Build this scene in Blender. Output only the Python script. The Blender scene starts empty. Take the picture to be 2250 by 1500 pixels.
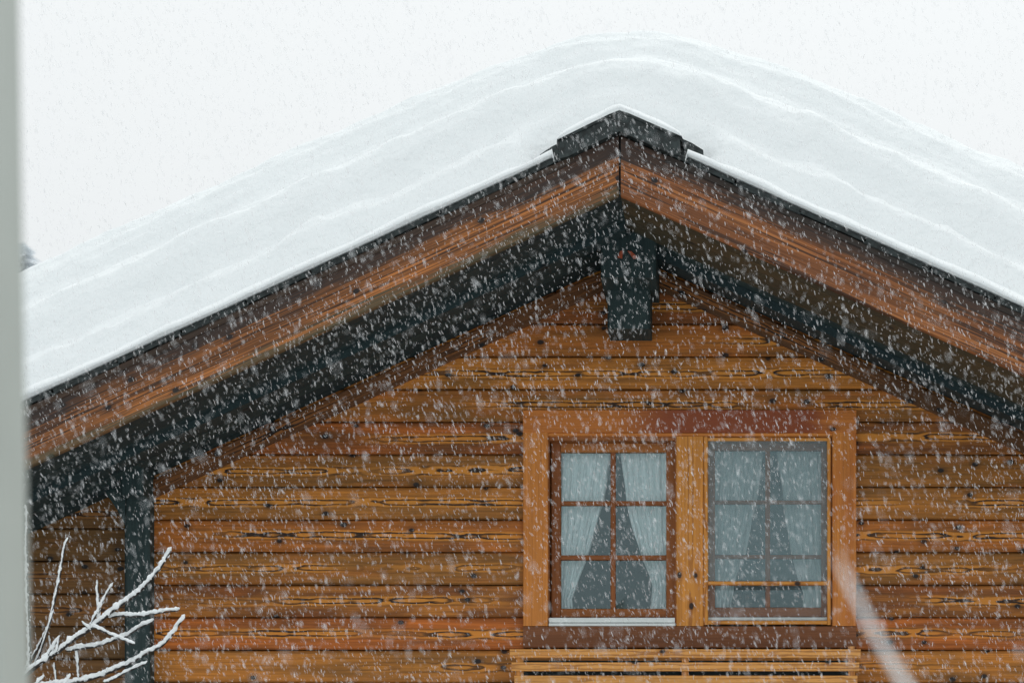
import bpy, math, random
from mathutils import Vector, noise as mn
random.seed(7)
C = bpy.context.scene.collection
# ---------------------------------------------------------------- camera numbers
F = 5600.0            # focal length in photo pixels
VX, VY = 1640.0, 1990.0
CZ = 3.0              # eye height above the snow
def W(px, py, d):     # measured photo position at a known distance -> metres
    return Vector(((px-VX)*d/F, d, CZ+(VY-py)*d/F))
DB, DW = 14.0, 15.4   # distance of the barge boards / of the gable wall
XR = (1362-VX)*DB/F   # ridge
ZT = CZ+(VY-280)*DB/F # top of roof at ridge
ZS = CZ+(VY-428)*DB/F # underside of roof at ridge
ML, MR = 0.460, 0.446
def slope(x): return ML if x < XR else MR
def ztop(x): return ZT-slope(x)*abs(x-XR)
def zsof(x): return ZS-slope(x)*abs(x-XR)
XL_E, XR_E = XR-6.0, XR+6.0      # eaves
XL_W, XR_W = XR-5.2, XR+5.2      # wall corners
YBACK = 25.0

# ---------------------------------------------------------------- mesh helper
class MB:
    def __init__(s): s.v=[]; s.f=[]; s.uv=[]; s.r=[]; s.t=[]
    def face(s, pts, uvs=None, r=0.0, t=0.5):
        b=len(s.v); s.v+= [tuple(p) for p in pts]; n=len(pts)
        s.f.append(tuple(range(b,b+n)))
        s.uv.append(uvs if uvs else [(p[0],p[2]) for p in pts]); s.r.append(r); s.t.append(t)
    def board(s, o, U, V, N, u0, u1, w, t, c=0.004, k0=0, k1=0, r=None, tone=None, seg=0.5, wob=0.0):
        """plank: runs along U from u0 to u1, width w along V, front face towards N, thickness t"""
        o=Vector(o);U=Vector(U).normalized();V=Vector(V).normalized();N=Vector(N).normalized()
        r=random.random() if r is None else r; tone=random.random() if tone is None else tone
        prof=[(-w/2,-t),(-w/2,-c),(-w/2+c,0),(w/2-c,0),(w/2,-c),(w/2,-t)]
        n=max(1,int((u1-u0)/seg))
        rings=[]
        for i in range(n+1):
            a=i/n; ring=[]
            jl=random.uniform(-wob,wob) ; jn=random.uniform(-wob,wob)
            for (pv,pn) in prof:
                uu=(u0+k0*pv)*(1-a)+(u1+k1*pv)*a
                ring.append((o+U*uu+V*(pv+(jl if abs(pv)>w/2-c-1e-6 else 0))+N*(pn+jn*0.5), (uu,pv)))
            rings.append(ring)
        m=len(prof)
        flip = U.cross(V).dot(N) < 0
        def add(ps,uv):
            if flip: ps=ps[::-1]; uv=uv[::-1]
            s.face(ps,uv,r,tone)
        for i in range(n):
            A,B=rings[i],rings[i+1]
            for j in range(m):
                k=(j+1)%m
                # section edges; order gives outward normals for U x V = N
                uvv=[A[k][1],A[j][1],B[j][1],B[k][1]]
                if j in (0,4,5):
                    uvv=[(p[0],p[1]+(0.02 if q in(0,3) else 0)) for q,p in enumerate(uvv)]
                add([A[j][0],B[j][0],B[k][0],A[k][0]],[A[j][1],B[j][1],B[k][1],A[k][1]])
        add([p[0] for p in rings[0]],[(p[1][1],p[1][1]) for p in rings[0]])
        add([p[0] for p in rings[-1]][::-1],[(p[1][1],p[1][1]) for p in rings[-1]][::-1])
    def box(s, x0,x1,y0,y1,z0,z1, c=0.004, axis='x', tone=None, r=None):
        """axis-aligned timber, front towards the camera (-Y)"""
        if axis=='x':
            s.board(((0,y0,(z0+z1)/2)),(1,0,0),(0,0,1),(0,-1,0),x0,x1,z1-z0,y1-y0,c,tone=tone,r=r,seg=9)
        else:
            s.board((((x0+x1)/2,y0,0)),(0,0,1),(1,0,0),(0,-1,0),z0,z1,x1-x0,y1-y0,c,tone=tone,r=r,seg=9)
    def build(s, name, mat, parent=None, smooth=False):
        me=bpy.data.meshes.new(name); me.from_pydata(s.v,[],s.f)
        uvl=me.uv_layers.new(name='UVMap'); k=0
        flat=[]
        for u in s.uv:
            for p in u: flat+= [p[0],p[1]]
        uvl.data.foreach_set('uv',flat)
        a=me.attributes.new('rnd','FLOAT','FACE'); a.data.foreach_set('value',s.r)
        a=me.attributes.new('tone','FLOAT','FACE'); a.data.foreach_set('value',s.t)
        if smooth: me.polygons.foreach_set('use_smooth',[True]*len(me.polygons))
        me.update()
        return link(name, me, mat, parent)
def link(name, me, mat, parent=None):
    o=bpy.data.objects.new(name,me)
    if mat: me.materials.append(mat)
    C.objects.link(o)
    if parent: o.parent=parent; o.matrix_parent_inverse=parent.matrix_world.inverted()
    return o
def tag(o,label=None,cat=None,group=None,kind=None):
    if label:o['label']=label
    if cat:o['category']=cat
    if group:o['group']=group
    if kind:o['kind']=kind
    return o
def empty(name,loc):
    o=bpy.data.objects.new(name,None); C.objects.link(o); o.location=loc; o.empty_display_size=0.2
    bpy.context.view_layer.update(); return o
def raw(name, vs, fs, mat, parent=None, smooth=True):
    me=bpy.data.meshes.new(name); me.from_pydata([tuple(v) for v in vs],[],fs)
    if smooth: me.polygons.foreach_set('use_smooth',[True]*len(me.polygons))
    me.update(); return link(name,me,mat,parent)

# ---------------------------------------------------------------- materials
def srgb(r,g,b):
    f=lambda c:(c/255/12.92 if c/255<=0.04045 else ((c/255+0.055)/1.055)**2.4)
    return (f(r),f(g),f(b),1)
class NT:
    def __init__(s,name):
        s.m=bpy.data.materials.new(name); s.m.use_nodes=True; s.n=s.m.node_tree; s.n.nodes.clear()
        s.out=s.n.nodes.new('ShaderNodeOutputMaterial')
    def node(s,t,ins=None,**kw):
        n=s.n.nodes.new(t)
        for k,v in kw.items(): setattr(n,k,v)
        for k,v in (ins or {}).items(): s.set(n.inputs[k],v)
        return n
    def set(s,sock,v):
        if hasattr(v,'links') or isinstance(v,bpy.types.NodeSocket): s.n.links.new(v,sock)
        else: sock.default_value=v
    def m_(s,op,a,b=0.0,c=None):
        n=s.n.nodes.new('ShaderNodeMath'); n.operation=op
        s.set(n.inputs[0],a); s.set(n.inputs[1],b)
        if c is not None: s.set(n.inputs[2],c)
        return n.outputs[0]
    def ss(s,v,a,b,lo=0.0,hi=1.0):
        n=s.node('ShaderNodeMapRange',{0:v,1:a,2:b,3:lo,4:hi},interpolation_type='SMOOTHSTEP'); return n.outputs[0]
    def mix(s,f,a,b,mode='MIX'):
        n=s.node('ShaderNodeMix',data_type='RGBA',blend_type=mode)
        s.set(n.inputs[0],f); s.set(n.inputs[6],a); s.set(n.inputs[7],b); return n.outputs[2]
    def vec(s,x,y,z=0.0):
        n=s.node('ShaderNodeCombineXYZ',{0:x,1:y,2:z}); return n.outputs[0]
    def noise(s,v,scale=1.0,detail=3.0,rough=0.5,dist=0.0):
        n=s.node('ShaderNodeTexNoise',{'Vector':v,'Scale':scale,'Detail':detail,'Roughness':rough,'Distortion':dist}); return n.outputs[0]
    def bsdf(s,col,rough=0.6,bump=None,bd=0.003,spec=0.3):
        p=s.node('ShaderNodeBsdfPrincipled'); s.set(p.inputs['Base Color'],col); s.set(p.inputs['Roughness'],rough)
        p.inputs['Specular IOR Level'].default_value=spec
        if bump is not None:
            b=s.node('ShaderNodeBump',{'Height':bump,'Distance':bd,'Strength':0.6}); s.n.links.new(b.outputs[0],p.inputs['Normal'])
        s.n.links.new(p.outputs[0],s.out.inputs[0]); return p

def wood(name, cols, line, hot, ringf=55, gate=0.45, center=(0.012,0.042), contrast=0.9, knots=0.72,
         fine=0.5, weather=None, mgf=34.0, hfreq=1.1, joint=0.0, ustain=None, crisp=False, vwid=0.1, rough=0.62, hamp=0.13, streak=0.0, mott=0.5):
    """stained softwood: growth rings cut near the heart give flame figure along the middle of each board"""
    t=NT(name)
    uv=t.node('ShaderNodeUVMap',uv_map='UVMap').outputs[0]
    sp=t.node('ShaderNodeSeparateXYZ',{0:uv}); u,v=sp.outputs[0],sp.outputs[1]
    rnd=t.node('ShaderNodeAttribute',attribute_name='rnd').outputs['Fac']
    tone=t.node('ShaderNodeAttribute',attribute_name='tone').outputs['Fac']
    U=t.m_('ADD',u,t.m_('MULTIPLY',rnd,37.0)); R=t.m_('MULTIPLY',rnd,91.0)
    h=t.m_('MULTIPLY',t.m_('SUBTRACT',t.noise(t.vec(t.m_('MULTIPLY',U,hfreq),R),1.0,3.5,0.6),0.5),hamp)
    shift=t.m_('MULTIPLY',t.m_('SUBTRACT',t.noise(t.vec(t.m_('MULTIPLY',U,0.5),t.m_('ADD',R,9.3)),1.0,2.0),0.5),vwid*0.55)
    vc=t.m_('SUBTRACT',v,shift)
    wob=t.m_('MULTIPLY',t.m_('SUBTRACT',t.noise(t.vec(t.m_('MULTIPLY',U,7.0),t.m_('MULTIPLY',v,55.0),R),1.0,3.5,0.6),0.5),0.020)
    r=t.m_('ADD',t.m_('SQRT',t.m_('ADD',t.m_('MULTIPLY',vc,vc),t.m_('MULTIPLY',h,h))),wob)
    saw=t.m_('FRACT',t.m_('MULTIPLY',r,ringf))
    late=t.m_('MULTIPLY',t.ss(saw,0.35,0.75),t.ss(saw,1.0,0.88))
    cm=t.ss(t.m_('ABSOLUTE',vc),center[1],center[0])
    g=t.ss(t.noise(t.vec(t.m_('MULTIPLY',U,0.9),t.m_('ADD',R,4.0)),1.0,2.5),gate-0.06,gate+0.14)
    cm=t.m_('MULTIPLY',cm,g)
    fg=t.noise(t.vec(t.m_('MULTIPLY',U,2.2),t.m_('MULTIPLY',v,150.0),R),1.0,4.0,0.65)
    mg=t.noise(t.vec(t.m_('MULTIPLY',U,0.9),t.m_('MULTIPLY',v,mgf),R),1.0,3.0,0.6)
    bl=t.noise(t.vec(t.m_('MULTIPLY',U,1.6),t.m_('MULTIPLY',v,9.0),R),1.0,3.5,0.6)
    ramp=t.node('ShaderNodeValToRGB'); e=ramp.color_ramp.elements
    e[0].position=0; e[0].color=cols[0]; e[1].position=1; e[1].color=cols[-1]
    for i,c in enumerate(cols[1:-1]):
        x=e.new((i+1)/(len(cols)-1)); x.color=c
    # tone of the board drifts along its length
    tt=t.m_('ADD',tone,t.m_('MULTIPLY',t.m_('SUBTRACT',bl,0.5),mott*1.3))
    t.set(ramp.inputs[0],tt)
    col=ramp.outputs[0]
    f1=t.m_('ADD',1.0,t.m_('MULTIPLY',t.m_('SUBTRACT',fg,0.5),fine*2.0))
    f2=t.m_('ADD',1.0,t.m_('MULTIPLY',t.m_('SUBTRACT',mg,0.5),fine*2.2))
    ff=t.m_('MULTIPLY',f1,f2)
    col=t.mix(1.0,col,t.node('ShaderNodeCombineColor',{0:ff,1:ff,2:ff}).outputs[0],'MULTIPLY')
    if streak:
        sn=t.noise(t.vec(t.m_('MULTIPLY',U,0.8),t.m_('MULTIPLY',v,95.0),R),1.0,2.5,0.6)
        rg=t.noise(t.vec(t.m_('MULTIPLY',U,1.1),t.m_('MULTIPLY',v,13.0),t.m_('ADD',R,5.0)),1.0,2.0)
        col=t.mix(t.m_('MULTIPLY',t.m_('MULTIPLY',t.ss(sn,0.49,0.54),t.ss(rg,0.42,0.56)),streak),col,hot)
        dn=t.noise(t.vec(t.m_('MULTIPLY',U,1.3),t.m_('MULTIPLY',v,80.0),t.m_('ADD',R,15.0)),1.0,2.5,0.6)
        col=t.mix(t.m_('MULTIPLY',t.ss(dn,0.54,0.60),0.75),col,line)
    col=t.mix(t.m_('MULTIPLY',cm,0.7),col,hot)
    # fine ring lines outside the heart, bold ones in it
    lm=t.m_('MULTIPLY',late,t.m_('ADD',t.m_('MULTIPLY',cm,contrast),0.10))
    col=t.mix(lm,col,line)
    kv=t.node('ShaderNodeTexVoronoi',{'Vector':t.vec(t.m_('MULTIPLY',U,5.2),t.m_('MULTIPLY',t.m_('ADD',v,R),7.5),R),'Scale':1.0},voronoi_dimensions='2D')
    kc=t.node('ShaderNodeSeparateColor',{0:kv.outputs['Color']}).outputs[0]
    kw=t.m_('ADD',kv.outputs['Distance'],t.m_('MULTIPLY',t.m_('SUBTRACT',bl,0.5),0.12))
    kn=t.m_('MULTIPLY',t.ss(kw,0.13,0.065),t.ss(kc,knots,knots+0.02))
    kr=t.m_('MULTIPLY',t.ss(kw,0.30,0.12),t.ss(kc,knots,knots+0.02))
    col=t.mix(t.m_('MULTIPLY',kr,0.35),col,line)
    col=t.mix(t.m_('MULTIPLY',kn,0.92),col,srgb(24,30,34))
    if weather:   # greyed, blackened edge of exposed boards (along the upper / lower edge of the board)
        for (a,b,wc,amt) in weather:
            wv=t.m_('ADD',v,t.m_('MULTIPLY',t.m_('SUBTRACT',bl,0.5),0.16))
            wv=t.m_('ADD',wv,t.m_('MULTIPLY',t.m_('SUBTRACT',sn if crisp else mg,0.5),0.14))
            col=t.mix(t.ss(wv,a,b,0.0,amt),col,wc)
    if joint:   # damp, dirty edges along the board joints
        je=t.ss(t.m_('ADD',t.m_('ABSOLUTE',v),t.m_('MULTIPLY',t.m_('SUBTRACT',bl,0.5),0.05)),0.068,0.098,0.0,joint)
        col=t.mix(je,col,srgb(66,44,30))
    if ustain:
        for (a,b,c,d2,wc,amt) in ustain:
            uu=t.m_('ADD',u,t.m_('MULTIPLY',t.m_('SUBTRACT',mg,0.5),0.25))
            q=t.m_('MULTIPLY',t.ss(uu,a,b),t.ss(uu,d2,c))
            col=t.mix(t.m_('MULTIPLY',q,amt),col,wc)
    hgt=t.m_('SUBTRACT',t.m_('MULTIPLY',fg,0.5),t.m_('ADD',lm,kn))
    t.bsdf(col,rough,hgt,0.003)
    return t.m
LINE=srgb(38,30,26)
M={}
M['wall']=wood('stained_wall_boards',[srgb(112,70,36),srgb(184,108,44),srgb(138,92,42),srgb(196,124,50),srgb(120,72,36),srgb(186,102,40)],LINE,srgb(226,148,58),gate=0.42,center=(0.016,0.042),ringf=50,knots=0.72,hamp=0.17,contrast=0.88,joint=0.2,hfreq=1.5,fine=0.6)
M['wallshade']=wood('shaded_olive_wall_boards',[srgb(92,68,38),srgb(122,84,44),srgb(98,72,38)],LINE,srgb(150,98,48),gate=0.46,ringf=52,hamp=0.17,contrast=0.8,joint=0.2,hfreq=1.5)  # boards left of the post: olive, with the shade there put into the colour
BC=dict(ringf=60,gate=0.62,center=(0.03,0.11),contrast=0.5,knots=0.74,vwid=0.2,hamp=0.22,streak=0.62,fine=0.9,mott=0.9,mgf=62.0,crisp=True)
M['barge']=wood('weathered_barge_boards',[srgb(100,64,38),srgb(132,82,44),srgb(84,56,38)],srgb(36,30,28),srgb(196,122,62),weather=[(0.02,0.07,srgb(48,42,40),0.9),(-0.095,-0.135,srgb(74,74,56),0.75)],**BC)
M['barge_right']=wood('streaked_barge_boards',[srgb(108,66,40),srgb(128,78,44),srgb(86,56,38)],srgb(36,30,28),srgb(184,118,66),weather=[(0.02,0.075,srgb(50,43,40),0.88)],**BC)
M['trim']=wood('brown_verge_trim',[srgb(92,62,38),srgb(116,74,42),srgb(100,64,38)],LINE,srgb(160,100,50),knots=0.72,gate=0.45,vwid=0.06)
M['frame']=wood('honey_window_boards',[srgb(186,114,50),srgb(202,128,58),srgb(178,98,44)],srgb(116,60,30),srgb(216,142,66),ringf=55,gate=0.75,contrast=0.5,knots=0.9,fine=0.3,mott=1.1)
M['header']=wood('red_window_header',[srgb(198,124,56),srgb(190,112,50),srgb(182,102,46)],srgb(90,40,26),srgb(196,110,50),gate=0.9,knots=0.97,fine=0.3,mott=0.25,ustain=[(-0.85,-0.45,0.35,0.55,srgb(130,62,42),0.85)])
M['mullion']=wood('knotty_mullion_board',[srgb(190,120,50),srgb(204,136,60),srgb(176,100,42)],srgb(120,60,28),srgb(214,146,68),ringf=50,gate=0.3,contrast=0.5,knots=0.84,fine=0.35,vwid=0.06)
M['sash']=wood('red_brown_sash',[srgb(154,94,48),srgb(136,80,42),srgb(168,106,52)],srgb(80,46,28),srgb(176,112,56),gate=0.95,knots=0.99,fine=0.3)
M['sill']=wood('dark_sill_board',[srgb(136,86,52),srgb(116,70,44)],srgb(60,34,24),srgb(120,66,38),gate=0.9,knots=0.98,fine=0.35)
M['slat']=wood('new_larch_slats',[srgb(196,134,66),srgb(212,150,80),srgb(186,116,52)],srgb(120,64,30),srgb(222,160,88),gate=0.4,contrast=0.5,knots=0.85,fine=0.45,vwid=0.03)
M['dark']=wood('dark_timber',[srgb(30,48,52),srgb(46,62,62),srgb(27,44,48)],srgb(18,30,32),srgb(52,68,68),gate=0.8,knots=0.95,contrast=0.3,fine=0.35)
M['oldboard']=wood('blackened_brown_batten',[srgb(56,46,40),srgb(72,54,42),srgb(48,42,38)],srgb(30,28,26),srgb(96,64,44),gate=0.8,knots=0.95,contrast=0.3,fine=0.6)
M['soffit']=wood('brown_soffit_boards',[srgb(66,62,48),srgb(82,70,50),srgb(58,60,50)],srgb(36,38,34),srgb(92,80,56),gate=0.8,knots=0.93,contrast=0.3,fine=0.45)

def simple(name,col,rough=0.6,nscale=20,amt=0.2,bd=0.002,spec=0.3,metal=0):
    t=NT(name); g=t.node('ShaderNodeNewGeometry').outputs['Position']
    n=t.noise(g,nscale,4.0,0.6)
    c=t.mix(t.ss(n,0.3,0.7),tuple(x*(1-amt) for x in col[:3])+(1,),tuple(min(1,x*(1+amt)) for x in col[:3])+(1,))
    p=t.bsdf(c,rough,n,bd,spec); p.inputs['Metallic'].default_value=metal
    return t.m
M['tile']=simple('wet_black_roof_sheet',srgb(42,49,49),0.45,30,0.5,0.003)
M['post']=simple('pale_grey_paint',srgb(172,177,170),0.5,6,0.03,0.001)
M['whitesill']=simple('white_metal_sill',srgb(226,232,230),0.4,8,0.04,0.0005)
M['bark']=simple('dark_twig_bark',srgb(46,42,40),0.8,60,0.5,0.002)
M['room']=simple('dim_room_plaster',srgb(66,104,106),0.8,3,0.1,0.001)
M['red']=simple('red_painted_notch',srgb(158,76,50),0.6,30,0.15,0.001)
M['needle']=simple('haze_pale_conifer',srgb(236,240,243),0.8,3,0.03,0.01)  # distance haze put into the colour: needles and trunk nearly white
def snowmat(name,bd,s1,s2,col=(0.885,0.91,0.915,1)):
    t=NT(name); g=t.node('ShaderNodeNewGeometry').outputs['Position']
    n=t.noise(g,s1,5.0,0.6); n2=t.noise(g,s2,2.0,0.5)
    hh=t.m_('ADD',n,t.m_('MULTIPLY',n2,2.0))
    p=t.bsdf(col,0.75,hh,bd,0.15)
    return t.m
M['snow']=snowmat('roof_snow_surface',0.020,22,7,(0.835,0.865,0.87,1))
M['snow2']=snowmat('twig_snow',0.004,90,40)
M['ground']=snowmat('ground_snow',0.05,3,0.6,(0.60,0.63,0.64,1))
t=NT('falling_flake')    # lacy, see-through snow crystals
a=t.node('ShaderNodeBsdfDiffuse',{0:(0.97,0.98,0.99,1)}); b=t.node('ShaderNodeBsdfTranslucent',{0:(0.97,0.98,0.99,1)}); c=t.node('ShaderNodeBsdfTransparent')
m1=t.node('ShaderNodeMixShader',{0:0.5,1:a.outputs[0],2:b.outputs[0]}); pg=t.node('ShaderNodeNewGeometry').outputs['Random Per Island']
m1.inputs[0].default_value=0.6
m2=t.node('ShaderNodeMixShader',{0:t.m_('ADD',0.15,t.m_('MULTIPLY',pg,0.72)),1:m1.outputs[0],2:c.outputs[0]})
t.n.links.new(m2.outputs[0],t.out.inputs[0]); M['flake']=t.m
# window glass: clear with a mirror share from its coats
def glass(name,refl):
    t=NT(name)
    tr=t.node('ShaderNodeBsdfTransparent',{0:(0.95,0.985,0.985,1)}); gl=t.node('ShaderNodeBsdfGlossy',{0:(0.74,0.96,1,1),1:0.03})
    fr=t.node('ShaderNodeFresnel',{0:1.5}); f=t.m_('ADD',fr.outputs[0],refl)
    mx=t.node('ShaderNodeMixShader',{0:f,1:tr.outputs[0],2:gl.outputs[0]})
    t.n.links.new(mx.outputs[0],t.out.inputs[0]); return t.m
M['glass']=glass('window_glass',0.085)
def screenmat(name,a):
    t=NT(name)
    tr=t.node('ShaderNodeBsdfTransparent'); df=t.node('ShaderNodeBsdfDiffuse',{0:srgb(148,170,174)})
    g=t.node('ShaderNodeNewGeometry').outputs['Position']
    n=t.noise(g,9.0,2.0); f=t.m_('MULTIPLY',t.ss(n,0.2,0.8,0.92,1.08),a)
    mx=t.node('ShaderNodeMixShader',{0:f,1:tr.outputs[0],2:df.outputs[0]})
    t.n.links.new(mx.outputs[0],t.out.inputs[0]); return t.m
M['screen']=screenmat('insect_screen_weave',0.40)
M['screen_low']=screenmat('insect_screen_open_weave',0.17)
t=NT('white_curtain_voile')
g=t.node('ShaderNodeNewGeometry').outputs['Position']; sx=t.node('ShaderNodeSeparateXYZ',{0:g})
n=t.noise(t.vec(t.m_('MULTIPLY',sx.outputs[0],40.0),t.m_('MULTIPLY',sx.outputs[2],3.0)),1.0,3.0)
cc=t.mix(n,(0.80,0.88,0.88,1),(0.88,0.95,0.95,1))
d=t.node('ShaderNodeBsdfDiffuse',{0:cc}); tl=t.node('ShaderNodeBsdfTranslucent',{0:cc})
mx=t.node('ShaderNodeMixShader',{0:0.25,1:d.outputs[0],2:tl.outputs[0]}); t.n.links.new(mx.outputs[0],t.out.inputs[0]); M['curtain']=t.m

# ---------------------------------------------------------------- chalet
chalet=empty('chalet',(XR,DW,0))
tag(chalet,'brown timber chalet gable under deep roof snow, with a twin window','chalet')
# wall boards
def zrow(py): return CZ+(VY-py)*DW/F
def wall_end(z,side):       # x where the wall meets the underside of the roof
    m=ML if side<0 else MR
    x=XR+side*(ZS+0.03-z)/m
    return max(x,XL_W) if side<0 else min(x,XR_W)
WXL,WXR=W(1152,0,DW).x,W(1879,0,DW).x
WZT,WZB=zrow(903),zrow(1420)
PXP=W(301,0,DW).x          # dark post on the wall
tones=[.75,.45,.1,.55,.35,.9,.3,.62,.15,.8,.05,.5,.95]
def plank_rows(mb, xa, xb, off, tl):
    rows=[1499-72*i for i in range(0,15)]
    py=1499+off; i=0
    lines=[py-71.6*k for k in range(-24,15)]
    for j,pyb in enumerate(lines):
        z0,z1=zrow(pyb),zrow(pyb-71.6); zm=(z0+z1)/2; w=z1-z0-0.006
        if z0<0 or z1>ZS+0.25: continue
        if zm>ZS: continue
        a=wall_end(zm,-1); b=wall_end(zm,1)
        ka=1/ML if a>XL_W+0.01 and zm<ZS else 0; kb=-1/MR if b<XR_W-0.01 else 0
        if a<xa: a=xa;ka=0
        if b>xb: b=xb;kb=0
        if b-a<0.1: continue
        segs=[(a,b,ka,kb)]
        if z1>WZB+0.02 and z1<WZT+0.01 and a<WXL and b>WXR:
            segs=[(a,WXL,ka,0),(WXR,b,0,kb)]
            if z0<WZB-0.03:    # course partly below the surround
                segs=[(a,WXL,ka,0),(WXR,b,0,kb)]
        for s in segs:
            tn=tl[j%len(tl)]*0.85+random.random()*0.15
            mb.board((0,DW,zm),(1,0,0),(0,0,1),(0,-1,0),s[0],s[1],w,0.09,0.009,s[2],s[3],tone=tn,seg=0.35,wob=0.0012)
mb=MB(); plank_rows(mb,PXP,XR_W,0,tones)
# filler boards just under / above the surround
mb.build('wall',M['wall'],chalet)
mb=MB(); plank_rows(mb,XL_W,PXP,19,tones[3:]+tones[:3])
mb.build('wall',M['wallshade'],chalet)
# dark sheathing behind the gaps + side and back walls
mb=MB()
y0=DW+0.075
def clipped_panel(xa,xb,za,zb,y0):
    mb.box(xa,xb,y0,y0+0.02,za,zb,0.0)
def gable_panel(y, xa, xb, zb):
    pts=[(xa,y,zb),(xb,y,zb),(xb,y,zsof(xb))]
    if xa<XR<xb: pts.append((XR,y,ZS))
    pts.append((xa,y,zsof(xa)))
    mb.face(pts)
gable_panel(y0,XL_W+.02,WXL,0.0); gable_panel(y0,WXR,XR_W-.02,0.0)
mb.face([(WXL,y0,0),(WXR,y0,0),(WXR,y0,WZB),(WXL,y0,WZB)])
mb.face([(WXL,y0,WZT),(WXR,y0,WZT),(WXR,y0,zsof(WXR)),(WXL,y0,zsof(WXL))])
mb.build('wall_backing',M['dark'],chalet)
for sx,x in ((-1,XL_W),(1,XR_W)):
    z=0; mb=MB()
    while z<zsof(x)-0.05:
        zt=min(z+0.197,zsof(x)+0.02)
        mb.board((x,0,(z+zt)/2),(0,1 ,0),(0,0,1),(sx,0,0),DW+0.001,YBACK-0.7,zt-z-0.006,0.08,0.008,seg=4); z+=0.197
    mb.build('side_wall',M['wall'],chalet)
mb=MB(); gable_panel(YBACK-0.7,XL_W,XR_W,0.0); mb.build('back_wall',M['wall'],chalet)

# roof body: soffit boarding each side + top deck
def slopebox(name,mat,side,ya,yb,zo0,zo1,e=None,parent=chalet,boards=None,tone=None,x0=0.0):
    """slab following one roof slope between two vertical offsets from the soffit line"""
    mb=MB(); m=ML if side<0 else MR; L=6.0 if e is None else e
    nb=boards or 1; wy=(yb-ya)/nb
    for i in range(nb):
        a=ya+i*wy+(0.003 if nb>1 else 0); b=ya+(i+1)*wy-(0.003 if nb>1 else 0)
        r=random.random(); tn=random.random() if tone is None else tone
        n=8
        for k in range(n):
            s0=x0+(L-x0)*k/n; s1=x0+(L-x0)*(k+1)/n
            P=lambda s,y,zo:(XR+side*s,y,ZS-m*s+zo)
            def q(pts,uv):
                if side>0: pts=pts[::-1]; uv=uv[::-1]
                mb.face(pts,uv,r,tn)
            uvb=[(s0,0),(s0,wy),(s1,wy),(s1,0)]
            uvb=[(u_,v_-wy/2) for u_,v_ in uvb]
            q([P(s0,a,zo0),P(s0,b,zo0),P(s1,b,zo0),P(s1,a,zo0)],uvb)
            q([P(s0,a,zo1),P(s1,a,zo1),P(s1,b,zo1),P(s0,b,zo1)],uvb)
            q([P(s0,a,zo0),P(s1,a,zo0),P(s1,a,zo1),P(s0,a,zo1)],[(s0,zo0),(s1,zo0),(s1,zo1),(s0,zo1)])
            q([P(s0,b,zo0),P(s0,b,zo1),P(s1,b,zo1),P(s1,b,zo0)],[(s0,zo0),(s0,zo1),(s1,zo1),(s1,zo0)])
        pe=lambda y,zo:(XR+side*L,y,ZS-m*L+zo)
        ps=[pe(a,zo0),pe(b,zo0),pe(b,zo1),pe(a,zo1)]
        if side<0: ps=ps[::-1]
        mb.face(ps,None,r,tn)
    return mb.build(name,mat,parent)
def tg(o,l): o['label']=l; return o
tg(slopebox('soffit',M['dark'],-1,DB+0.045,YBACK,0.02,0.06,boards=70),'dark boarding under the left overhang')  # left boarding all dark; the right is brown near the barge board
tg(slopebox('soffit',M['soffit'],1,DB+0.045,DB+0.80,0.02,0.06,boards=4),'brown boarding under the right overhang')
tg(slopebox('soffit',M['dark'],1,DB+0.80,YBACK,0.02,0.06,boards=60),'dark boarding beside the wall')
# verge rafter lying along the right wall, dark
slopebox('rafter',M['dark'],1,DB+0.93,DB+1.12,-0.035,0.018)
slopebox('rafter',M['dark'],-1,DB+0.60,DB+0.74,-0.03,0.018)
for sd in (-1,1):
    slopebox('roof_deck',M['tile'],sd,DB+0.05,YBACK,0.065,0.335)
    # barge board with plumb cut at the ridge
    m=ML if sd<0 else MR
    ln=math.hypot(1,m); U=Vector((sd,0,-m)).normalized(); V=Vector((0,0,1))-U*U.z; V.normalize()
    mb=MB(); cz=(428+296)/2; zc=CZ+(VY-cz)*DB/F; hgt=(428-296)*DB/F/ln
    k=-(V.x)/(U.x)       # keeps the ridge cut vertical
    mb.board((XR,DB,zc),U,V,(0,-1,0),0.006,6.0*ln,hgt,0.045,0.006,k,0,r=0.31 if sd<0 else 0.83,tone=0.5,seg=0.25,wob=0.0015)
    mb.build('barge_board',M['barge'] if sd<0 else M['barge_right'],chalet)
    # roof sheet edge: overlapping pieces stepping up the verge
    mb=MB(); s=0.30; i=0
    while s<5.9*ln:
        o=Vector((XR,DB-0.02,ZT-0.022))+V*(0.0)
        mb.board(o+V*0.004*(0.5-(i%2)),U,(V*1.0+U*0.0),(0,-1,0),s,min(s+0.40,6*ln),0.026+0.006*(i%2),0.10+0.01*(i%2),0.003,0,0,r=random.random(),tone=.5)
        s+=0.39; i+=1
    mb.build('verge_sheet',M['tile'],chalet)
    mb=MB()
    mb.board(Vector((XR,DB-0.008,ZT-0.058)),U,V,(0,-1,0),0.28,6*ln,0.036,0.06,0.003,0,0)
    mb.build('verge_batten',M['oldboard'],chalet)
    # verge trim on the wall
    mb=MB(); w=0.115
    mb.board(Vector((XR,DW-0.03,ZS-0.035*ln-0.02)),U,V,(0,-1,0),0.0,(abs(PXP-XR)-0.09)*ln if sd<0 else 5.1*ln,w/ln,0.03,0.004,-V.x/U.x,0,seg=0.4,wob=0.001)
    mb.build('verge_trim',M['trim'],chalet)
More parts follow.
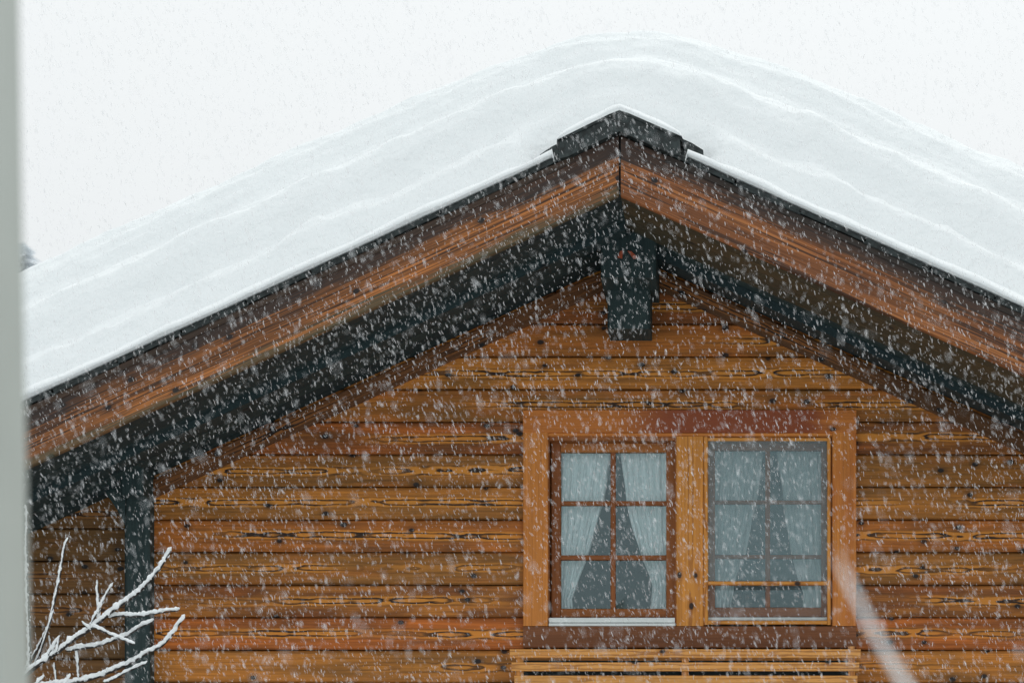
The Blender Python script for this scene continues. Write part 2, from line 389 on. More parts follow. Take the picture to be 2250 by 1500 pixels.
# ridge caps (folded dark sheet / tile)
def cap(name,y0,y1,half,ztop_,th,drop,rsd=0.0):
    vs=[];fs=[]
    n=14
    for yi,y in enumerate((y0,y1)):
        for lay in (0,1):
            for i in range(n+1):
                s=-1+2*i/n; x=XR+s*half; a=abs(s)*half
                m=ML+0.03 if s<0 else MR-0.01
                z=ztop_-m*a-(th if lay else 0)
                if abs(s)>0.93: z-=0.0 if lay==0 else -0.012
                if abs(s)>0.99: z-=0.012*(1-lay)
                vs.append((x,y,z))
    def idx(yi,lay,i): return yi*2*(n+1)+lay*(n+1)+i
    for i in range(n):
        fs.append((idx(0,0,i),idx(0,0,i+1),idx(1,0,i+1),idx(1,0,i)))
        fs.append((idx(0,1,i),idx(1,1,i),idx(1,1,i+1),idx(0,1,i+1)))
        fs.append((idx(0,1,i),idx(0,1,i+1),idx(0,0,i+1),idx(0,0,i)))
        fs.append((idx(1,1,i),idx(1,0,i),idx(1,0,i+1),idx(1,1,i+1)))
    for i in (0,n):
        fs.append((idx(0,0,i),idx(1,0,i),idx(1,1,i),idx(0,1,i)))
    return raw(name,vs,fs,M['tile'],chalet,False)
cap('ridge_cap',DB-0.05,DB+0.32,0.33,ZT+0.080,0.116,0)
cap('ridge_cap',DB+0.20,DB+0.60,0.455,ZT+0.145,0.11,0)
cap('ridge_cap_rim',DB-0.062,DB-0.052,0.335,ZT+0.084,0.018,0)
# ridge purlin with corbel, side purlin with post and bracket
mb=MB(); a=W(1318,0,DW-0.7); b=W(1440,0,DW-0.7)
mb.box(a.x,b.x,DW-0.62,DW+0.05,W(0,612,DW-0.6).z,ZS+0.0,0.012,axis='z',tone=0.3)
pur=mb.build('ridge_purlin',M['dark'],chalet)
mb=MB(); mb.box(W(1335,0,DW-0.3).x,W(1429,0,DW-0.3).x,DW-0.32,DW+0.05,W(0,724,DW-0.3).z,ZS-0.05,0.012,axis='z',tone=0.6)
mb.build('ridge_corbel',M['dark'],chalet)
for pts in ([(1357,565),(1363,551),(1369,551),(1367,567)],[(1379,551),(1387,552),(1402,566),(1392,568)]):
    d=DW-0.634; mb=MB()
    fr=[W(x,y,d) for x,y in pts]; bk=[p+Vector((0,0.02,0)) for p in fr]
    mb.face(fr[::-1]); 
    for i in range(4): mb.face([fr[i],fr[(i+1)%4],bk[(i+1)%4],bk[i]])
    mb.build('purlin_notch',M['red'],pur)
mb=MB()
mb.box(W(273,0,DW-0.12).x,W(329,0,DW-0.12).x,DW-0.12,DW-0.002,0,W(0,1052,DW-0.12).z+0.12,0.012,axis='z',tone=0.5)
mb.build('wall_post',M['dark'],chalet)
mb=MB()
mb.box(W(264,0,DW-0.3).x,W(340,0,DW).x,DW-0.3,DW-0.05,W(0,1086,DW-0.3).z,W(0,1000,DW-0.3).z+0.15,0.012,axis='z',tone=0.4)
mb.build('side_purlin',M['dark'],chalet)
# mirror purlin + post on the right, beyond the frame
mb=MB(); xm=2*XR-PXP
mb.box(xm-0.08,xm+0.08,DW-0.12,DW-0.002,0,zsof(xm)-0.01,0.012,axis='z'); mb.build('wall_post',M['dark'],chalet)
mb=MB()
mb.box(xm-0.11,xm+0.11,DW-0.75,DW-0.1205,zsof(xm)-0.22,zsof(xm)+0.01,0.012,axis='z'); mb.build('side_purlin',M['dark'],chalet)
# small curved bracket left of the post
mb=MB(); d=DW-0.13
arc=[(235,1088),(243,1098),(250,1108),(257,1119),(263,1130),(270,1142),(275,1156)]
top=[(187,1060),(300,1060)]
fr=[W(x,y,d) for x,y in arc]+[W(275,1040,d),W(228,1040,d)]
bk=[p+Vector((0,0.10,0)) for p in fr]
mb.face(fr); mb.face(bk[::-1])
for i in range(len(fr)): mb.face([fr[i],bk[i],bk[(i+1)%len(fr)],fr[(i+1)%len(fr)]])
mb.build('post_bracket',M['dark'],chalet)

# ---------------------------------------------------------------- window
ox,oy,sc=1100,880,2.4195
def wx(zx,d): return W(ox+zx/sc,0,d).x
def wz(zy,d): return W(0,oy+zy/sc,d).z
DS=DW-0.045
def bx(name,mat,parent,x0,x1,y0_,y1_,d0,d1,axis,tone=0.5,c=0.004,r=None):
    mb=MB(); mb.box(wx(x0,d0),wx(x1,d0),d0,d1,wz(y1_,d0),wz(y0_,d0),c,axis=axis,tone=tone,r=r)
    return mb.build(name,mat,parent)
sur=bx('window_surround',M['header'],chalet,119,1891,48,168,DS-0.004,DW+0.08,'x',0.35,r=0.62)
bx('casing',M['frame'],sur,119,252,169,1196,DS,DW+0.08,'z',0.4,r=0.2)
bx('casing',M['frame'],sur,1764,1891,169,1196,DS,DW+0.08,'z',0.6,r=0.7)
bx('mullion',M['mullion'],sur,934,1078,189,1196,DS+0.005,DW+0.08,'z',0.5,r=0.4)
bx('head_rail',M['frame'],sur,252.5,1763.5,169,188.5,DS+0.012,DW+0.08,'x',0.5)
bx('apron_board',M['sill'],chalet,119,1891,1197,1312,DS+0.006,DW+0.08,'x',0.5)
def sash(x0,x1,y0_,y1_,gx0,gx1,gy0,gy1,bars_x,bars_y,mat):
    d=DW+0.055
    w=bx('window',mat,chalet,x0,gx0,y0_,y1_,d,d+0.05,'z')
    # one joined frame
    mb=MB()
    for (a,b,c_,e,ax) in ((x0,gx0,y0_,y1_,'z'),(gx1,x1,y0_,y1_,'z'),(gx0+.5,gx1-.5,y0_,gy0,'x'),(gx0+.5,gx1-.5,gy1,y1_,'x')):
        mb.box(wx(a,d),wx(b,d),d+(0.001 if ax=='x' else 0),d+0.05,wz(e,d),wz(c_,d),0.006,axis=ax,tone=random.random())
    old=w.data; nm=mb.build('tmp',mat); w.data=nm.data; bpy.data.objects.remove(nm); bpy.data.meshes.remove(old)
    for (a,b) in bars_x: bx('glazing_bar',mat,w,a,b,gy0+.5,gy1-.5,d+0.008,d+0.04,'z')
    cuts=[gx0+.5]+[q for ab in bars_x for q in ab]+[gx1-.5]
    for (a,b) in bars_y:
        for i in range(0,len(cuts),2):
            bx('glazing_bar',mat,w,cuts[i]+.4,cuts[i+1]-.4,a,b,d+0.01,d+0.04,'x')
    xs=[gx0]+[sum(q)/2 for q in bars_x]+[gx1]; ys=[gy0]+[sum(q)/2 for q in bars_y]+[gy1]
    mb=MB(); g=d+0.030
    for i in range(len(xs)-1):
        for j in range(len(ys)-1):
            A,B,Cc,D=wx(xs[i],g),wx(xs[i+1],g),wz(ys[j+1],g),wz(ys[j],g)
            tl_=random.uniform(-0.002,0.002)
            mb.face([(A,g+tl_,Cc),(B,g-tl_,Cc),(B,g,D),(A,g,D)])
    mb.build('pane',M['glass'],w)
    return w
WL=sash(268,931,222,1150,320,880,272,1104,[(584,611)],[(532,556),(820,846)],M['sash'])
# reveal lining
def reveal(x0,x1,y0_,y1_,par):
    mb=MB(); d=DW-0.02; t_=8
    mb.box(wx(x0,d),wx(x0+t_,d),d,DW+0.12,wz(y1_,d),wz(y0_,d),0.001,axis='z')
    mb.box(wx(x1-t_,d),wx(x1,d),d,DW+0.12,wz(y1_,d),wz(y0_,d),0.001,axis='z')
    mb.box(wx(x0+t_,d)+.001,wx(x1-t_,d)-.001,d+0.001,DW+0.12,wz(y0_+22,d),wz(y0_,d),0.001,axis='x')
    mb.build('reveal',M['sash'],par)
reveal(250,934,189,1196,sur); reveal(1078,1766,189,1196,sur)
bx('white_sill',M['whitesill'],WL,258,926,1152,1178,DW-0.03,DW+0.053,'x',c=0.003)
bx('sill_lip',M['whitesill'],WL,256,929,1181,1196,DW-0.036,DW+0.05,'x',c=0.003)
WR=sash(1092,1752,222,1150,1140,1705,262,1097,[(1407,1433)],[(528,548),(818,838)],M['sash'])
bx('white_sill',M['whitesill'],WR,1092,1740,1150,1168,DW-0.0,DW+0.053,'x',c=0.003)
# outer screen frame
d=DW-0.035
sf=bx('screen_frame',M['mullion'],chalet,1079,1103,192,1190,d,d+0.03,'z',0.3)
mb=MB()
for (a,b,c_,e,ax) in ((1079,1103,192,1190,'z'),(1736,1757,192,1190,'z'),(1103.5,1735.5,192,212,'x'),(1103.5,1735.5,1166,1188,'x'),(1103.5,1735.5,958,980,'x')):
    mb.box(wx(a,d),wx(b,d),d+(0.001 if ax=='x' else 0),d+0.028,wz(e,d),wz(c_,d),0.004,axis=ax,tone=0.25+random.random()*0.4)
old=sf.data; nm=mb.build('tmp',M['mullion']); sf.data=nm.data; bpy.data.objects.remove(nm); bpy.data.meshes.remove(old)
for (za,zb,mt) in ((212,958,'screen'),(980,1166,'screen_low')):
    mb=MB(); g=d+0.014
    mb.face([(wx(1103,g),g,wz(zb,g)),(wx(1736,g),g,wz(zb,g)),(wx(1736,g),g,wz(za,g)),(wx(1103,g),g,wz(za,g))])
    mb.build('screen_mesh',M[mt],sf)
# the room behind
mb=MB(); x0,x1,z0,z1,ya,yb=WXL-0.6,WXR+0.6,WZB-0.9,WZT+0.15,DW+0.125,DW+2.6
mb.face([(x0,yb,z0),(x1,yb,z0),(x1,yb,z1),(x0,yb,z1)]); mb.face([(x0,ya,z0),(x0,yb,z0),(x0,yb,z1),(x0,ya,z1)])
mb.face([(x1,yb,z0),(x1,ya,z0),(x1,ya,z1),(x1,yb,z1)]); mb.face([(x0,ya,z0),(x1,ya,z0),(x1,yb,z0),(x0,yb,z0)]); mb.face([(x0,yb,z1),(x1,yb,z1),(x1,ya,z1),(x0,ya,z1)])
mb.build('room',M['room'],chalet)
# curtains
def curtain(outer,inner,label,folds,ph,rod=True):
    """outer edge zx, inner edge list of (zx,zy); pleated cloth gathered towards the tie-back"""
    d=DW+0.145; vs=[];fs=[]; nu,nv=60,60
    ztop_,zbot=inner[0][1],inner[-1][1]
    def edge(zy):
        for (a,b) in zip(inner,inner[1:]):
            if zy<=b[1]:
                t_=(zy-a[1])/(b[1]-a[1]); return a[0]+(b[0]-a[0])*t_
        return inner[-1][0]
    wtop=abs(inner[0][0]-outer)
    for j in range(nv+1):
        zy=ztop_+(zbot-ztop_)*j/nv; e=edge(zy); wd=abs(e-outer)
        for i in range(nu+1):
            s=i/nu; zx=outer+(e-outer)*s
            amp=0.009+0.006*(1-wd/wtop)
            y=d+amp*math.sin(s*folds*6.283+ph+0.6*math.sin(j*0.09))+0.006*math.sin(s*folds*15+ph*3)
            hem=0.0 
            vs.append((wx(zx,d)+0.003*math.sin(j*0.3+i),y,wz(zy,d)))
    for j in range(nv):
        for i in range(nu):
            a=j*(nu+1)+i; fs.append((a,a+1,a+nu+2,a+nu+1))
    o=raw('curtain',vs,fs,M['curtain'],None)
    md=o.modifiers.new('thick','SOLIDIFY'); md.thickness=0.002
    return tag(o,label,'curtain','white curtains behind the twin window')
curtain(300,[(606,240),(590,275),(548,530),(500,700),(455,850),(400,1000),(378,1055),(386,1130)],'white curtain at the left of the uncovered window, drawn to the left',5,0.4)
curtain(905,[(636,240),(640,275),(668,530),(705,690),(745,820),(790,920),(808,985),(800,1050),(790,1130)],'white curtain at the right of the uncovered window, drawn to the right',5,1.9)
curtain(1120,[(1405,235),(1400,265),(1362,530),(1330,680),(1300,815),(1255,940),(1222,1080),(1215,1130)],'white curtain at the left behind the insect screen, drawn to the left',5,3.1)
curtain(1730,[(1462,235),(1468,265),(1500,530),(1545,820),(1590,960),(1612,1030),(1600,1130)],'white curtain at the right behind the insect screen, drawn to the right',5,5.0)

# ---------------------------------------------------------------- slatted window box
box_d=DW-0.26
wb=empty('window_box',(W(1505,0,box_d).x,DW-0.15,W(0,1600,box_d).z))
tag(wb,'pale slatted larch window box fixed below the twin window','window box')
def pb(name,mat,par,x0,x1,y0_,y1_,d0,d1,axis,tone=None,c=0.004):
    mb=MB(); mb.box(W(x0,0,d0).x,W(x1,0,d0).x,d0,d1,W(0,y1_,d0).z,W(0,y0_,d0).z,c,axis=axis,tone=tone); return mb.build(name,mat,par)
pb('slat',M['slat'],wb,1120,1891,1425,1444,box_d,box_d+0.022,'x')
pb('slat',M['slat'],wb,1124,1888,1454,1473,box_d,box_d+0.022,'x')
pb('slat',M['slat'],wb,1130,1884,1483,1504,box_d,box_d+0.022,'x',)
for k in range(3): pb('slat',M['slat'],wb,1130,1884,1514+29*k,1534+29*k,box_d,box_d+0.022,'x')
for (a,b) in ((1134,1150),(1498,1513),(1864,1878)):
    pb('upright',M['slat'],wb,a,b,1419 if a>1600 else 1428,1600,box_d+0.0225,box_d+0.05,'z')
for (x0,x1) in ((1136,1142),(1870,1876)):
    pb('end_board',M['slat'],wb,x0,x1,1428,1600,box_d+0.052,DW-0.04,'z')
pb('box_floor',M['slat'],wb,1136,1876,1596,1606,box_d+0.052,DW-0.002,'x')
pb('planter',M['dark'],wb,1150,1864,1450,1590,box_d+0.075,DW-0.06,'x',tone=0.9)

# ---------------------------------------------------------------- snow on the roof
def lerp_prof(d,tab):
    for (a,b) in zip(tab,tab[1:]):
        if d<=b[0]:
            t_=(d-a[0])/(b[0]-a[0]); t_=max(0,t_); t_=t_*t_*(3-2*t_)*0.5+t_*0.5; return a[1]+(b[1]-a[1])*t_
    return tab[-1][1]
PROF=[(-0.058,-0.004),(-0.062,0.008),(-0.036,0.030),(0.012,0.056),(0.06,0.064),(0.115,0.056),(0.135,0.08),(0.18,0.19),(0.23,0.285),(0.32,0.335),(0.40,0.375),(0.445,0.47),(0.50,0.62),(0.57,0.715),(0.70,0.78),(0.85,0.835),(0.93,0.90),(0.99,1.0),(1.07,1.105),(1.2,1.195),(1.4,1.27),(1.6,1.315),(1.9,1.355),(2.6,1.38),(10.9,1.38),(11.0,1.2),(11.05,0.7),(11.06,0.0)]
ds=[p[0] for p in PROF[:4]]
d_=0.03
while d_<2.0: ds.append(d_); d_+=0.02 if d_<1.7 else 0.06
while d_<10.8: ds.append(d_); d_+=0.3
ds+=[10.9,11.0,11.05,11.06]
vs=[];fs=[]
xs=[]; x=-6.05
while x<6.06: xs.append(x); x+=0.024 if -3.8<x<3.3 else 0.08
nx=len(xs)
for j,d in enumerate(ds):
    for x in xs:
        wX=XR+x
        if j<4: th=PROF[j][1]; dd=d
        else:
            jit=0.06*mn.noise(Vector((x*0.40,d*0.4,3.1)))+0.010*mn.noise(Vector((x*1.6,d,7.7)))
            jit*=min(1,max(0,(d-0.10)/0.3))
            th=lerp_prof(max(0.0,min(10.9,d+jit)) if d<10.8 else d,PROF[3:]); dd=d
            A=min(1,max(0,(d-0.11)/0.15))
            f=mn.fractal(Vector((x*2.6,d*4.5,th*5.0)),1.0,2.0,4)
            f2=mn.noise(Vector((x*7.5,d*9,th*8)))
            th+=A*(0.020*f+0.008*f2+0.004*mn.noise(Vector((x*19,d*22,th*18))))*(2.0 if d<0.5 else 1)
            # billows hanging in the lower band
            bb=mn.noise(Vector((x*3.1+9,d*2.0,1.0)))
            if 0.2<d<0.62: th+=A*0.08*max(0,bb)
        th+=(0.016*mn.noise(Vector((x*2.3,d*3,5)))+0.010*mn.noise(Vector((x*7,d*8,2))))*(1 if j>=2 else 0.5)
        # thaw hollow either side of the ridge caps
        hx=abs(abs(x)-0.40); 
        if d>0.0 and d<0.5:
            wgt=math.exp(-(abs(x)/0.53)**8)*(1-min(1,max(0,(d-0.25)/0.12)))
            th=th*(1-wgt)+(-0.0)*wgt
        if d<0.04:
            q=min(1,max(0,(0.365-abs(x))/0.03)); th=th*(1-q)-0.13*q; dd=dd*(1-q)+0.07*q
        sx=0.48*max(0,th)+0.02
        m=ML if x<0 else MR
        side_fall=max(0,(abs(x)-5.6))/0.45
        th_=th*(1-side_fall**2*0.9) if side_fall<1.0 else th*0.1
        z=ZT-m*(math.sqrt(x*x+sx*sx)-(0.02 if th<0.08 else 0))+th_
        vs.append((wX,DB+dd,z))
for j in range(len(ds)-1):
    for i in range(nx-1):
        a=j*nx+i; fs.append((a,a+1,a+nx+1,a+nx))
b0=len(vs)
for x in xs: vs.append((XR+x,DB+(0.08 if abs(x)<0.35 else 0.01),ZT-(ML if x<0 else MR)*abs(x)+(-0.15 if abs(x)<0.35 else 0.001)))
for i in range(nx-1): fs.append((b0+i,b0+i+1,i+1,i))
rs=raw('roof_snow',vs,fs,M['snow'],None)
tag(rs,'thick layered white snow blanket lying over both slopes of the roof',kind='stuff')
# snow on the ridge cap
vs=[];fs=[]; nx2=48
prof=[(-0.066,0.0),(-0.074,0.014),(-0.056,0.034),(-0.015,0.056),(0.05,0.062),(0.15,0.07),(0.3,0.08),(0.36,0.06)]
for j,(d,th) in enumerate(prof):
    for i in range(nx2+1):
        s=-1+2*i/nx2; x=s*0.335; m=(ML+0.03) if x<0 else (MR-0.01)
        e=1-abs(s)**10
        tt=th*(0.9+0.25*mn.noise(Vector((x*9,d*6,2))))*math.sqrt(max(0,e))
        vs.append((XR+x*(1.0+0.03*th/0.05),DB+d,ZT+0.0835-m*abs(x)+tt-0.004+ (0.012*(1-abs(s)*6) if abs(s)<1/6 else 0)*-0.5))
for j in range(len(prof)-1):
    for i in range(nx2):
        a=j*(nx2+1)+i; fs.append((a,a+1,a+nx2+2,a+nx2+1))
sc_=raw('snow_cap',vs,fs,M['snow'],None)
tag(sc_,'thin rim of white snow lying on the dark ridge cap at the gable peak','snow cap')

# ---------------------------------------------------------------- ground, distant tree
vs=[];fs=[]; n=90; S=1500.0
for j in range(n+1):
    for i in range(n+1):
        a=(i/n*2-1); b=(j/n*2-1)
        x=S*a*abs(a)**1.6; y=S*b*abs(b)**1.6+10
        z=0.15*mn.noise(Vector((x*0.2,y*0.2,0))) if abs(x)<60 and abs(y)<80 else 0
        vs.append((x,y,z-0.1))
for j in range(n):
    for i in range(n):
        a=j*(n+1)+i; fs.append((a,a+1,a+n+2,a+n+1))
tag(raw('ground',vs,fs,M['ground'],None),kind='structure')

def tube(vs,fs,pts,rad,n=7,off=None,bump=0.0,seedv=0.0,squash=1.0,step=0.012):
    """lumpy tube through world points (resampled)"""
    P=[Vector(p) for p in pts]; Q=[];Rr=[]
    def cr(p0,p1,p2,p3,t): return 0.5*((2*p1)+(p2-p0)*t+(2*p0-5*p1+4*p2-p3)*t*t+(3*p1-p0-3*p2+p3)*t**3)
    for i in range(len(P)-1):
        p0=P[max(0,i-1)];p3=P[min(len(P)-1,i+2)]
        L=(P[i+1]-P[i]).length; k=max(1,int(L/step))
        for q in range(k):
            t=q/k; Q.append(cr(p0,P[i],P[i+1],p3,t)); Rr.append(rad[i]*(1-t)+rad[i+1]*t)
    Q.append(P[-1]); Rr.append(rad[-1])
    b=len(vs)
    for i,q in enumerate(Q):
        tn=(Q[min(i+1,len(Q)-1)]-Q[max(i-1,0)]).normalized()
        ref=Vector((0,1,0)) if abs(tn.y)<0.9 else Vector((1,0,0))
        a=tn.cross(ref).normalized(); c=a.cross(tn).normalized()
        o=off(i/len(Q),tn,Rr[i]) if off else Vector((0,0,0))
        endf=1.0
        if i<2: endf=0.5 if i else 0.15
        if i>len(Q)-3: endf=0.6 if i<len(Q)-1 else 0.2
        for k in range(n):
            an=6.2832*k/n; rr=Rr[i]*endf
            if bump: rr*=1+bump*mn.noise(Vector((q.x*55+seedv,q.z*55+k*0.9,q.y*30)))*1.6+bump*0.7*mn.noise(Vector((q.x*140,q.z*140,seedv+k)))
            vs.append(q+o+a*math.cos(an)*rr+c*math.sin(an)*rr*squash)
    for i in range(len(Q)-1):
        for k in range(n):
            k2=(k+1)%n
            fs.append((b+i*n+k,b+i*n+k2,b+(i+1)*n+k2,b+(i+1)*n+k))
    fs.append(tuple(b+k for k in range(n))[::-1]); fs.append(tuple(b+(len(Q)-1)*n+k for k in range(n)))

# conifer far behind on the left, paled by colour for haze
def conifer(px,py_top,dist,label):
    tp=W(px,py_top,dist); H=tp.z
    root=empty('conifer',(tp.x,dist,0)); tag(root,label,'tree')
    vs=[];fs=[]; tube(vs,fs,[(tp.x,dist,0),(tp.x,dist,H*0.5),(tp.x,dist,H-0.2)],[0.28,0.18,0.03],8,step=1.5)
    raw('trunk',vs,fs,M['needle'],root)
    vs=[];fs=[]; rnd=random.Random(5)
    z=1.5
    while z<H-0.1:
        rr=(H-z)*0.20+0.12
        for k in range(int(9+rr*3)):
            a=rnd.uniform(0,6.283); L=rr*rnd.uniform(0.7,1.1)
            base=Vector((tp.x,dist,z+rnd.uniform(-.2,.2)))
            dr=Vector((math.cos(a),math.sin(a),-0.35))
            sd=Vector((-math.sin(a),math.cos(a),0))
            m=max(3,int(L/0.22))
            for q in range(m):
                c=base+dr*L*(q+0.5)/m; w=0.28*(1-q/m)+0.07
                for s in (-1,1):
                    b=len(vs); tipv=c+sd*s*w*1.5+dr*0.12+Vector((0,0,rnd.uniform(-.12,0)))
                    vs+= [c-dr*0.09+Vector((0,0,.04)),c+dr*0.12,tipv]; fs.append((b,b+1,b+2))
        z+=0.33 if z>H-8 else 0.7
    raw('crown',vs,fs,M['needle'],root,False)
conifer(48,534,62,'haze-pale conifer far behind the left end of the snowy roof')

# ---------------------------------------------------------------- snowy branches, lower left
DT=12.6
tree=empty('snowy_tree',W(30,1500,DT)*1.0); tree.location.z=0; bpy.context.view_layer.update()
tag(tree,'bare young tree with snow-laden twigs in front of the chalet wall, lower left','tree')
def zp(x,y,dd=0.0): return W(x/3.0,1000+y/3.0,DT+dd)
def limb(name,pts,r0,r1,snow,dd=0.0,dd1=None,par=None,ssz=1.0,vert=False):
    n=len(pts); dd1=dd if dd1 is None else dd1
    P=[zp(x,y,dd+(dd1-dd)*i/(n-1)) for i,(x,y) in enumerate(pts)]
    R=[(r0+(r1-r0)*i/(n-1))*1.15 for i in range(n)]
    vs=[];fs=[]; tube(vs,fs,P,R,7,bump=0.12,seedv=random.random()*50)
    b=raw(name,vs,fs,M['bark'],par or tree)
    if snow:
        vs=[];fs=[]
        if vert: of=lambda t,tn,r:Vector((-0.0052,0.0,0.001))
        else: of=lambda t,tn,r:Vector((0,-0.001,0.0118*ssz))
        RS=[(0.0086 if not vert else 0.0052)*ssz*(1.12-0.30*i/(n-1)) for i in range(n)]
        tube(vs,fs,P,RS,9,off=of,bump=0.85 if not vert else 1.1,seedv=random.random()*90,squash=0.9,step=0.008)
        raw('snow_layer',vs,fs,M['snow2'],b)
    return b
base=(150,1500)
trunk_pts=[W(20,1500,DT+0.1)]
P=[Vector((W(10,1500,DT).x,DT,-0.1)),Vector((W(14,1500,DT).x-0.03,DT,1.6)),Vector((W(20,1500,DT).x,DT,3.2)),zp(100,1560),zp(150,1480)]
vs=[];fs=[]; tube(vs,fs,P,[0.04,0.034,0.026,0.016,0.009],10,bump=0.08,step=0.04); raw('trunk',vs,fs,M['bark'],tree)
limb('branch',[(150,1470),(200,1425),(270,1370),(390,1290),(480,1220),(590,1150),(650,1105),(740,1030),(840,960),(930,890),(1000,810),(1060,740),(1095,680),(1130,622)],0.0085,0.003,True,0,-0.1,ssz=1.25)
limb('branch',[(705,1070),(800,1058),(900,1062),(1000,1047),(1100,1032),(1185,1022)],0.004,0.0025,True,-0.02,-0.1)
limb('branch',[(600,1125),(640,1140),(720,1180),(800,1212),(890,1252)],0.004,0.0025,True,-0.03,-0.15,ssz=0.85)
limb('branch',[(430,1292),(520,1275),(640,1258),(740,1222),(830,1192),(920,1137),(1015,1092)],0.005,0.0025,True,0.0,0.1)
limb('branch',[(110,1600),(240,1540),(360,1512),(500,1497),(640,1462),(760,1412),(860,1372),(960,1310),(1060,1262),(1120,1200),(1170,1130),(1218,1065)],0.007,0.0025,True,0,0.05,ssz=1.15)
limb('branch',[(680,1500),(740,1478),(860,1415),(970,1368)],0.004,0.0025,True,-0.03,-0.06,ssz=0.75)
limb('branch',[(200,1400),(198,1250),(193,1100),(190,1000),(183,880),(180,760),(182,690),(178,600),(180,480),(184,380),(172,325)],0.0058,0.0022,True,vert=True,ssz=1.35)
limb('branch',[(160,1425),(240,1290),(300,1170),(330,1100),(350,1010),(375,900),(395,800),(415,680),(432,590),(455,540)],0.0055,0.002,True,0.03,0.1,vert=True,ssz=0.95)
limb('branch',[(222,1385),(262,1310),(300,1200),(335,1090),(356,1020)],0.004,0.0025,True,0.05,0.02,vert=True,ssz=0.8)
limb('branch',[(652,1100),(656,980),(648,900),(645,820)],0.0028,0.0018,True,-0.01,vert=True,ssz=0.9)
limb('branch',[(588,1145),(620,1075),(655,1010),(690,940),(715,895),(745,848)],0.0035,0.002,True,-0.03,-0.1,ssz=0.75)
limb('branch',[(600,1160),(575,1135),(538,1102)],0.003,0.002,True,-0.05,-0.08,ssz=0.8)
limb('branch',[(296,1345),(345,1275),(370,1235),(395,1200)],0.004,0.002,True,-0.02,-0.08,ssz=0.95)
limb('branch',[(378,1290),(388,1240),(393,1192)],0.003,0.002,True,-0.1,vert=True)
limb('branch',[(345,1310),(338,1250),(328,1185)],0.0025,0.002,True,0.05,vert=True,ssz=0.9)
limb('branch',[(362,1365),(368,1420),(378,1500)],0.003,0.002,True,0.02,vert=True)
limb('branch',[(512,1275),(518,1370),(522,1470)],0.003,0.002,True,0.02,vert=True)
limb('branch',[(215,1540),(250,1500),(290,1458)],0.003,0.002,True,-0.05,ssz=0.85)
limb('branch',[(420,1520),(445,1480),(462,1448)],0.003,0.002,True,-0.05,ssz=0.8)
limb('branch',[(150,1340),(135,1150),(132,900),(138,780),(150,690)],0.0022,0.0014,True,0.3,vert=True,ssz=0.7)

# ---------------------------------------------------------------- foreground: pale post, out of focus shrub tip
d=3.4; mb=MB()
top=W(42,0,d+0.15); bot=W(66,1500,d+0.15)
tx=(top.x-bot.x)/(top.z-bot.z)
pp=empty('porch_post',(bot.x-0.06,d,0)); tag(pp,'pale grey post close to the camera, blurred along the left edge','post')
N_=Vector((0,-1,0)); U_=Vector((tx,0,1)).normalized(); V_=Vector((1,0,-tx)).normalized()
o=Vector((bot.x-0.075,d,bot.z))
mb.board(o,U_,V_,N_,-3.35,3.0,0.15,0.15,0.012,seg=10)
mb.build('shaft',M['post'],pp)
mb=MB(); cx=o.x-3.29*tx
mb.box(cx-0.11,cx+0.11,d-0.03,d+0.18,-0.1,0.08,0.01); mb.build('foot',M['post'],pp)
shr=empty('shrub',(W(2500,0,2.5).x,2.5,0)); tag(shr,'blurred snow-coated shrub tip poking in from below on the right, close to the camera','shrub')
ds_=2.5
P=[Vector((W(2500,0,ds_).x,ds_,-0.1)),Vector((W(2480,0,ds_).x,ds_,1.4)),Vector((W(2400,0,ds_).x,ds_,2.6)),W(2150,1760,ds_),W(2010,1540,ds_),W(1925,1400,ds_),W(1868,1290,ds_),W(1838,1225,ds_)]
vs=[];fs=[]; tube(vs,fs,P,[0.014,0.012,0.010,0.0050,0.0034,0.0028,0.0022,0.0012],8,step=0.02)
st=raw('stem',vs,fs,M['bark'],shr)
vs=[];fs=[]; tube(vs,fs,P[3:],[0.0042,0.004,0.0035,0.0027,0.0012],10,off=lambda t,tn,r:Vector((0,-0.002,0.002)),bump=0.25,step=0.006)
raw('snow_layer',vs,fs,M['snow2'],st)
for (a,b,e) in (((2150,1760),(2260,1640),(2380,1560)),((2400,1990),(2300,1900),(2230,1840)),((2440,2300),(2600,2150),(2700,1960))):
    vs=[];fs=[]; tube(vs,fs,[W(*a,ds_),W(*b,ds_-0.03),W(*e,ds_-0.06)],[0.005,0.003,0.0015],7,step=0.02); raw('twig',vs,fs,M['bark'],shr)

